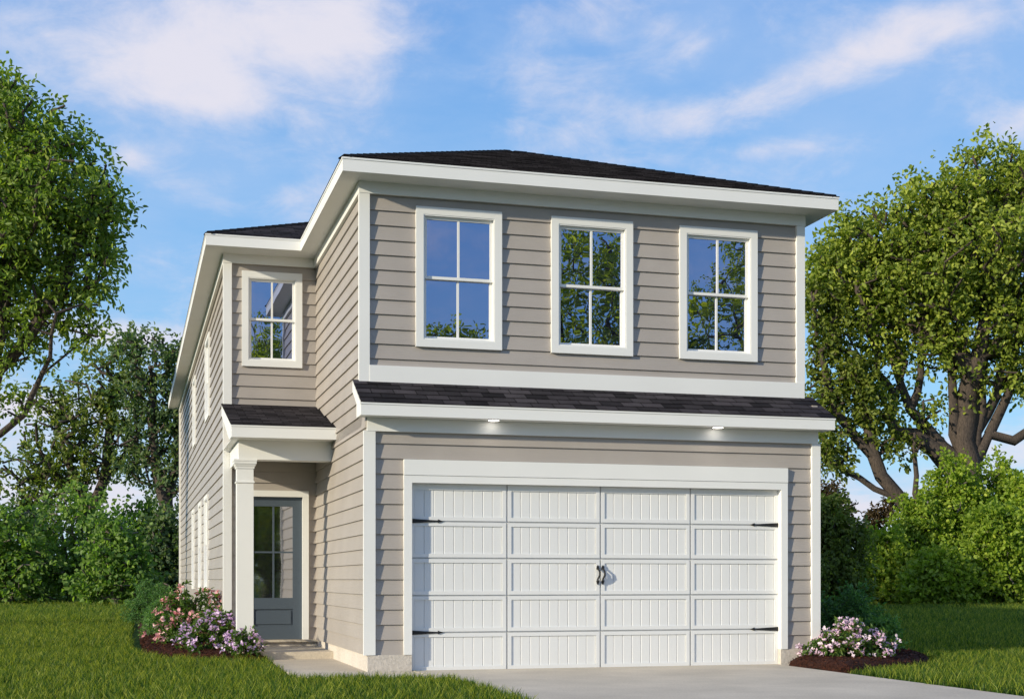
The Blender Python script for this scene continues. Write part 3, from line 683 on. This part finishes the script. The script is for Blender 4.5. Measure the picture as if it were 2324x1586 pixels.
RB = [('low bright green bush at the left end of the right hand row', 2008, 1205, 72, 58), ('rounded bright green bush in front of the leaning tree', 2080, 1120, 75, 60), ('tallest bright green bush hiding the big trunk', 2165, 1030, 92, 61), ('tall bright green bush right under the big limbs', 2262, 1040, 85, 62), ('bright green bush with a bare forked stem at its middle', 2255, 1150, 75, 57), ('sunlit green bush cut off by the right edge', 2330, 1085, 80, 60), ('low sunlit bush filling between the two tallest', 2130, 1255, 70, 56), ('bright bush beyond the right picture edge', 2440, 1120, 90, 60)]
for i, (lb, px, top, w, D) in enumerate(RB): bush(lb, px, top, w, D, LEAF_G, n=460, tone=(.05, -.05, .1)[i % 3], leaf=.18, per=34, spread=.8)

# ---- far woods, one mass on the horizon
P = []
for k in range(240):
    an = rng.uniform(-.65, .85); Dd = rng.uniform(120, 170); c = CAM + Dd * np.array([math.sin(PHI + an), math.cos(PHI + an), 0]); c[2] = 0
    r = rng.uniform(2.5, 4.5); q = unit(rng.normal(0, 1, (260, 3))) * r * rng.uniform(.6, 1, (260, 1)); q[:, 2] = q[:, 2] * .6 + r * .45; P.append(c + q)
P = np.concatenate(P); P = P[P[:, 2] > 0]
o = leaves('far_woods', P, rng.uniform(.5, .9, len(P)), LEAF_D, .8, .5); tag(o, kind='stuff', label='low dark line of distant woods on the horizon', cat='woods')

# ---- trees across the street, mirrored in the windows
for i, (x, y, h, w, lm, lb) in enumerate([(12.0, -47, 13.6, 5.0, LEAF_M, 'shorter street tree mirrored low in the first upper window'), (19.0, -46, 19.2, 4.6, LEAF_M, 'tallest street tree mirrored in the middle upper window'), (28.5, -48, 19.6, 5.6, LEAF_M, 'broad street tree mirrored in the last upper window'),
                                      (-.5, -50, 15.0, 3.2, LEAF_M, 'small street tree mirrored in the wing window'), (5.2, -58, 17.6, 4.6, LEAF_M, 'dark street tree mirrored in the entry door'), (14, -55, 14, 4.4, LEAF_D, 'dark street tree behind the mirrored pair'), (-4, -44, 7, 3.4, LEAF_O, 'low olive street tree left of the mirrored trees'), (4, -43, 6.5, 3.6, LEAF_M, 'low olive street tree mirrored in the door glass'), (24, -50, 15, 5, LEAF_D, 'dark street tree between the two tallest mirrored trees')]):
    b = np.array([x, y, 0.]); n = 260
    q = unit(rng.normal(0, 1, (n, 3))) * rng.uniform(.4, 1, (n, 1)) ** .5; hh = (q[:, 2] + 1) / 2
    q = np.c_[q[:, 0] * w * (1.15 - .6 * hh), q[:, 1] * w * (1.15 - .6 * hh), h * .56 + q[:, 2] * h * .42]
    plant('street_tree', lb, 'tree', b, [[b, b + [0, 0, h * .3], b + [.2, 0, h * .6]]], b + q, lm, .24, 60, 1.15, .25, tone=.0, group='trees across the street')

# ---- garden shrubs
def shrub(name, label, px, py, w, h, leafmat, leaf, n, per, spread, flower=None, fn=0, fs=.05, D=None, tone=0, width=.42, bark=BARK, dr=0):
    D = D or 1.12 * F / (py - 1314); b = foot(px, D) + FW * dr
    d = unit(rng.normal(0, 1, (n, 3)) * [1, 1, 1]); d[:, 2] = abs(d[:, 2]); r = rng.uniform(.35, 1, n) ** .6
    lump = 1 + .22 * np.sin(d[:, 0] * 5 + px) * np.cos(d[:, 1] * 4 + py)
    P = np.c_[d[:, 0] * w * r * lump, d[:, 1] * w * .8 * r * lump, .10 + d[:, 2] * (h - .12) * r * lump] + b
    st = [[b + [rng.uniform(-.1, .1) * w, rng.uniform(-.1, .1) * w, 0], b + [c * w, s * w * .6, h * .45]] for c, s in ((.3, .1), (-.35, .2), (.05, -.4), (0, .3), (-.15, -.3))]
    e = plant(name, label, 'shrub', b, st, P, leafmat, leaf, per, spread, .018, bf=.3, step=.12, wob=.012, width=width, up=.8, bark=bark, trunk_name='stems', leaf_name='leaves', tone=tone, r_tip=.0022, droop=.1)
    if flower:
        o = np.argsort(-(r + rng.uniform(0, .35, n)))[:fn]; T = P[o]; out = unit((T - b) / [w, w, h] + [0, 0, .3])
        T = T + out * .05; K = 7; m = len(T)
        cpos = np.repeat(T, K, 0) + rng.normal(0, fs * .35, (m * K, 3)); an = np.tile(np.arange(K) * 2 * math.pi / K, m)
        oo = np.repeat(out, K, 0); u = unit(np.cross(oo, [.31, .2, .93])); v = np.cross(oo, u)
        ax = unit(u * np.cos(an)[:, None] + v * np.sin(an)[:, None] + oo * rng.uniform(.1, .9, (m * K, 1)))
        leaves('blossoms', cpos, rng.uniform(.8, 1.2, m * K) * fs, flower, .7, 1.0, e, b, ax, tintv=np.repeat(rng.uniform(.1, .9, m), K) + rng.normal(0, .12, m * K), kind='stuff')
    return e
mulch('mulch_bed', bedL, 'dark brown mulch bed along the left side of the house'); mulch('mulch_bed', bedR, 'dark brown mulch bed at the right corner of the garage')
shrub('boxwood_shrub', 'round fine leaved green shrub at the back of the left bed', 345, 1397, .66, 1.02, LEAF_BOX, .045, 380, 34, .15, D=33.5)
shrub('boxwood_shrub', 'grey green fine leaved shrub beside the pink azalea', 385, 1445, .52, .86, LEAF_BOX, .042, 300, 30, .13, D=25.5, tone=.12)
shrub('azalea_bush', 'tall shrub covered in coral pink flowers in the left bed', 440, 1462, .68, .98, LEAF_AZ, .10, 220, 12, .16, FL_P, 95, .064, D=21.8, width=.36)
shrub('azalea_bush', 'small pink flowered shrub against the porch corner board', 522, 1470, .26, .84, LEAF_AZ, .08, 80, 14, .12, FL_P, 22, .055, D=21.0, width=.36)
shrub('rhododendron_bush', 'low shrub of lilac flowers spreading before the porch column', 488, 1480, .58, .62, LEAF_AZ, .07, 260, 10, .12, FL_L, 130, .046, D=19.9, bark=BARKR)
shrub('rhododendron_bush', 'small lilac flowered sprig at the foot of the column', 556, 1486, .24, .42, LEAF_AZ, .06, 90, 11, .10, FL_L, 34, .042, D=19.15, bark=BARKR)
shrub('rhododendron_bush', 'pale pink flowered shrub at the right corner of the garage', 1929, 1500, .62, .54, LEAF_AZ, .07, 280, 10, .12, FL_M, 140, .048, D=18.1, bark=BARKR)
shrub('boxwood_shrub', 'loose dark green shrub behind the pale pink flowers', 1925, 1460, .62, .98, LEAF_BOX, .065, 330, 22, .18, D=20.6)
shrub('boxwood_shrub', 'feathery green shrub reaching over the right lawn', 1990, 1470, .38, .62, LEAF_BOX, .06, 150, 20, .17, D=20.2, tone=.25)

# ------------------------------------------------------------------ GRASS: one mesh holds three tufts and the spots they grow on; nodes set the tufts out
def tuft(n, rad, hgt, wid, seg=2):
    V = []; Fq = []; T = []
    for k in range(n):
        a = rng.uniform(0, 6.28); r = rad * math.sqrt(rng.uniform(0, 1)); x, y = r * math.cos(a), r * math.sin(a)
        h = hgt * rng.uniform(.45, 1.1); d = rng.uniform(0, 6.28); bend = rng.uniform(.1, .75) * h; w = wid * rng.uniform(.7, 1.2)
        fa = rng.uniform(0, 6.28); sx, sy = math.cos(fa) * w / 2, math.sin(fa) * w / 2; bx, by = math.cos(d) * bend, math.sin(d) * bend; i = len(V)
        V += [(x - sx, y - sy, 0), (x + sx, y + sy, 0), (x + bx * .3 + sx * .8, y + by * .3 + sy * .8, h * .6), (x + bx * .3 - sx * .8, y + by * .3 - sy * .8, h * .6), (x + bx + sx * .1, y + by + sy * .1, h), (x + bx - sx * .1, y + by - sy * .1, h)]
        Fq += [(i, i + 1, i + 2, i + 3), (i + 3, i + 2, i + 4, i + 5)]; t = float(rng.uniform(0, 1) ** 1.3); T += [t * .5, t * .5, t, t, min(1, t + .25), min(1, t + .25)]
    return V, Fq, T
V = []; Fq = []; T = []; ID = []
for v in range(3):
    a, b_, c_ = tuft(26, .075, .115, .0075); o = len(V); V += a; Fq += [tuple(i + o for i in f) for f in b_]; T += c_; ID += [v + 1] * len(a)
nt_ = len(V)
def lawn_points():
    out = []
    for d0, d1, dens, sc in ((11.5, 16, 130, 1.0), (16, 22, 110, 1.0), (22, 34, 55, 1.15), (34, 50, 20, 1.5), (50, 68, 9, 1.9)):
        w = .47 * d1; area = (d1 - d0) * 2 * w; n = int(area * dens)
        dd = rng.uniform(d0, d1, n); lt = rng.uniform(-w, w, n); ok = abs(lt) < .45 * dd + .6
        P = CAM[:2] + FW[:2] * dd[:, None] + RT[:2] * lt[:, None]; P = P[ok]; out.append(np.c_[P, np.full(len(P), sc)])
    P = np.concatenate(out); q = P[:, :2]
    bad = ((q[:, 0] > -1.42) & (q[:, 0] < 6.05) & (q[:, 1] > 2.9) & (q[:, 1] < 24.1)) | ((q[:, 0] > 0) & (q[:, 0] < 6.06) & (q[:, 1] > 0) & (q[:, 1] < 3)) | ((q[:, 0] > -1) & (q[:, 0] < 5.4) & (q[:, 1] > -1.0) & (q[:, 1] < 3))
    for poly, mar in ((drive, .035), (walk, .035), (smooth_poly(bedL, 1), .16), (smooth_poly(bedR, 1), .09)): bad |= inside(q, poly) | (dist_poly(q, poly) < mar)
    return P[~bad]
LP = lawn_points(); n = len(LP)
me = bpy.data.meshes.new('lawn_grass')
me.from_pydata(V + [(x, y, -.032) for x, y, _ in LP], [], Fq)
def attr(nm, ty, vals):
    a = me.attributes.new(nm, ty, 'POINT'); a.data.foreach_set('value', np.asarray(vals))
patch = .5 + .5 * np.sin(LP[:, 0] * .9 + 1.3 * np.sin(LP[:, 1] * .7)) * np.cos(LP[:, 1] * .6)
attr('tint', 'FLOAT', np.array(T + [0.] * n, np.float32)); attr('tuft_id', 'INT', np.array(ID + [0] * n, np.int32)); attr('kindsel', 'INT', np.array([0] * nt_ + list(rng.integers(1, 4, n)), np.int32))
attr('size', 'FLOAT', np.array([1.] * nt_ + list(LP[:, 2] * rng.uniform(.75, 1.2, n) * (.9 + .25 * patch)), np.float32)); attr('spin', 'FLOAT', np.array([0.] * nt_ + list(rng.uniform(0, 6.28, n)), np.float32))
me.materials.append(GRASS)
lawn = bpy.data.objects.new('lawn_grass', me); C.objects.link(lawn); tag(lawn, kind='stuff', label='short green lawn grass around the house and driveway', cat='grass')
ng = bpy.data.node_groups.new('set_out_tufts', 'GeometryNodeTree')
ng.interface.new_socket(name='Geometry', in_out='INPUT', socket_type='NodeSocketGeometry'); ng.interface.new_socket(name='Geometry', in_out='OUTPUT', socket_type='NodeSocketGeometry')
def G(t, **k):
    x = ng.nodes.new(t)
    for a, v in k.items(): setattr(x, a, v)
    return x
def named(nm, ty):
    x = G('GeometryNodeInputNamedAttribute', data_type=ty); x.inputs['Name'].default_value = nm; return x.outputs['Attribute']
def eq(sock, val):
    c = G('FunctionNodeCompare', data_type='INT', operation='EQUAL'); ng.links.new(sock, c.inputs[2]); c.inputs[3].default_value = val; return c.outputs[0]
gi = G('NodeGroupInput'); go = G('NodeGroupOutput'); jn = G('GeometryNodeJoinGeometry')
for v in (1, 2, 3):
    s = G('GeometryNodeSeparateGeometry', domain='POINT'); ng.links.new(gi.outputs[0], s.inputs[0]); ng.links.new(eq(named('tuft_id', 'INT'), v), s.inputs['Selection'])
    m2p = G('GeometryNodeMeshToPoints'); ng.links.new(gi.outputs[0], m2p.inputs['Mesh']); ng.links.new(eq(named('kindsel', 'INT'), v), m2p.inputs['Selection'])
    iop = G('GeometryNodeInstanceOnPoints'); ng.links.new(m2p.outputs[0], iop.inputs['Points']); ng.links.new(s.outputs[0], iop.inputs['Instance'])
    cb = G('ShaderNodeCombineXYZ'); ng.links.new(named('spin', 'FLOAT'), cb.inputs[2]); ng.links.new(cb.outputs[0], iop.inputs['Rotation']); ng.links.new(named('size', 'FLOAT'), iop.inputs['Scale'])
    ng.links.new(iop.outputs[0], jn.inputs[0])
ng.links.new(jn.outputs[0], go.inputs[0])
lawn.modifiers.new('tufts', 'NODES').node_group = ng

# ------------------------------------------------------------------ SKY
SAZ, SEL = R(23), R(16)
w = bpy.data.worlds.new('World'); bpy.context.scene.world = w; w.use_nodes = True; nt = w.node_tree; bg = nt.nodes['Background']
sky = N(nt, 'ShaderNodeTexSky', sky_type='NISHITA'); sky.sun_disc = False; sky.sun_elevation = SEL; sky.sun_rotation = math.atan2(-math.cos(SAZ), -math.sin(SAZ)) % (2 * math.pi)
sky.air_density = 1.0; sky.dust_density = .6; sky.ozone_density = 1.6
def MA(op, a, b=None, c=None):
    n_ = N(nt, 'ShaderNodeMath', operation=op)
    for i, x in enumerate((a, b, c)):
        if x is None: continue
        if isinstance(x, (int, float)): n_.inputs[i].default_value = x
        else: L(nt, x, n_.inputs[i])
    return n_.outputs[0]
tc = N(nt, 'ShaderNodeTexCoord'); DIR = tc.outputs['Generated']
def dot(v):
    n_ = N(nt, 'ShaderNodeVectorMath', operation='DOT_PRODUCT'); L(nt, DIR, n_.inputs[0]); n_.inputs[1].default_value = tuple(v); return n_.outputs['Value']
fwd = MA('MAXIMUM', dot(FW), .05); Aa = MA('DIVIDE', dot(RT), fwd); Bb = MA('DIVIDE', dot(UP), fwd)    # compass-fixed directions
cb = N(nt, 'ShaderNodeCombineXYZ'); zz = MA('ADD', MA('MAXIMUM', dot(UP), 0.0), .22)
L(nt, MA('DIVIDE', dot((1, 0, 0)), zz), cb.inputs[0]); L(nt, MA('DIVIDE', dot((0, 1, 0)), zz), cb.inputs[1])
n1 = noise(nt, cb.outputs[0], 1.5, 9, .58, .5); n2 = noise(nt, cb.outputs[0], 4.2, 8, .6, .3)
big = noise(nt, DIR, 6.5, 9, .6, .35)
blobs = [(560, 90, 380, 150, -6, .62), (350, 170, 170, 90, 20, .42), (480, 215, 130, 50, 5, .35), (760, 40, 180, 80, 0, .3), (1310, 15, 170, 60, 0, .5), (1680, 240, 220, 48, -18, .62), (1990, 115, 190, 55, -18, .42), (1780, 335, 140, 26, -6, .45), (2300, 280, 140, 55, -12, .6),
         (300, 365, 55, 36, 8, .62), (420, 420, 80, 30, 5, .3), (1050, 120, 260, 90, 10, .25), (1500, 90, 260, 70, -8, .25), (2150, 60, 200, 70, -10, .3), (900, 300, 300, 60, -5, .18), (1420, 260, 140, 40, -10, .25), (670, 450, 90, 30, -8, .28), (320, 765, 180, 34, 5, .6), (20, 720, 120, 40, 10, .6), (40, 930, 200, 60, 0, .65), (1950, 1160, 260, 60, 0, .6), (2250, 1020, 200, 60, 0, .5), (1500, 1180, 900, 50, 0, .4), (200, 1130, 400, 70, 0, .6), (1960, 440, 120, 30, -10, .25)]
tot = None
for px, py, rx, ry, ang, st in blobs:
    a0, b0 = (px - 1162) / F, (1314 - py) / F; ca, sa = math.cos(R(-ang)), math.sin(R(-ang))
    da = MA('SUBTRACT', Aa, a0); db = MA('SUBTRACT', Bb, b0)
    u = MA('MULTIPLY_ADD', da, ca * F / rx, MA('MULTIPLY', db, sa * F / rx)); v = MA('MULTIPLY_ADD', db, ca * F / ry, MA('MULTIPLY', da, -sa * F / ry))
    r2 = MA('MULTIPLY_ADD', u, u, MA('MULTIPLY', v, v)); g = MA('MULTIPLY', MA('EXPONENT', MA('MULTIPLY', r2, -.9)), st)
    tot = g if tot is None else MA('ADD', tot, g)
front = MA('GREATER_THAN', dot(FW), .06)
blob = MA('MINIMUM', MA('MULTIPLY', tot, front), .8)
n3 = noise(nt, cb.outputs[0], 9.0, 7, .65, .6)
nn = MA('MULTIPLY_ADD', big, .45, MA('MULTIPLY_ADD', n2, .30, MA('MULTIPLY', n3, .25)))
dens = MA('ADD', MA('MULTIPLY', blob, 1.0), MA('MULTIPLY', MA('SUBTRACT', nn, .49), 3.6))
back = MA('MULTIPLY', MA('SUBTRACT', 1, front), MA('MULTIPLY', MA('SUBTRACT', n1, .42), 2.2))  # thicker cloud behind the camera, added to whiten the blue fill light
dens = MA('ADD', dens, back)
mr = N(nt, 'ShaderNodeMapRange', interpolation_type='SMOOTHSTEP'); L(nt, dens, mr.inputs[0]); mr.inputs[1].default_value = .0; mr.inputs[2].default_value = .95; mr.inputs[4].default_value = .95
haze = N(nt, 'ShaderNodeMapRange', interpolation_type='SMOOTHSTEP'); L(nt, MA('MULTIPLY_ADD', n1, .6, MA('MULTIPLY', n2, .4)), haze.inputs[0]); haze.inputs[1].default_value = .34; haze.inputs[2].default_value = .60; haze.inputs[4].default_value = .42
def mixc(f, a, b):
    m_ = N(nt, 'ShaderNodeMix', data_type='RGBA')
    if isinstance(f, float): m_.inputs[0].default_value = f
    else: L(nt, f, m_.inputs[0])
    for i, x in ((6, a), (7, b)):
        if isinstance(x, tuple): m_.inputs[i].default_value = (*x, 1)
        else: L(nt, x, m_.inputs[i])
    return m_.outputs[2]
SK = .125
tint = N(nt, 'ShaderNodeMix', data_type='RGBA', blend_type='MULTIPLY'); tint.inputs[0].default_value = 1; L(nt, sky.outputs[0], tint.inputs[6]); tint.inputs[7].default_value = (1.15, 1.25, 1.5, 1)
grad = ramp(nt, dot(UP), [(0, (.55, .78, .92)), (.10, (.31, .66, .95)), (.22, (.22, .53, .92)), (.42, (.17, .38, .82)), (1, (.10, .22, .60))])
gs = N(nt, 'ShaderNodeMix', data_type='RGBA', blend_type='MULTIPLY'); gs.inputs[0].default_value = 1; L(nt, grad, gs.inputs[6]); gs.inputs[7].default_value = (1 / SK, 1 / SK, 1 / SK, 1)
base = mixc(.80, tint.outputs[2], gs.outputs[2])
c1 = mixc(haze.outputs[0], base, (.46 / SK, .62 / SK, .90 / SK))
c2 = mixc(mr.outputs[0], c1, (.80 / SK, .78 / SK, .87 / SK))
L(nt, c2, bg.inputs['Color']); bg.inputs['Strength'].default_value = SK
sun = bpy.data.lights.new('sun', 'SUN'); sun.energy = 5.0; sun.angle = R(1.2); sun.color = (1, .895, .68)
so = bpy.data.objects.new('sun', sun); C.objects.link(so)
d = Vector((math.cos(SAZ) * math.cos(SEL), math.sin(SAZ) * math.cos(SEL), -math.sin(SEL))); so.rotation_euler = d.to_track_quat('-Z', 'Y').to_euler(); so.location = (-30, -20, 20)

# ------------------------------------------------------------------ CAMERA
cam = bpy.data.cameras.new('camera'); co = bpy.data.objects.new('camera', cam); C.objects.link(co)
co.location = tuple(CAM); co.rotation_euler = (R(90), 0, -PHI); cam.sensor_width = 36; cam.lens = 5162 / 3840 * 36; cam.shift_y = (2171 - 1310.5) / 3840; cam.clip_end = 2000; cam.clip_start = .1
sc = bpy.context.scene; sc.camera = co; sc.view_settings.view_transform = 'Standard'; sc.view_settings.look = 'None'; sc.view_settings.exposure = 0
sc.cycles.transparent_max_bounces = 8
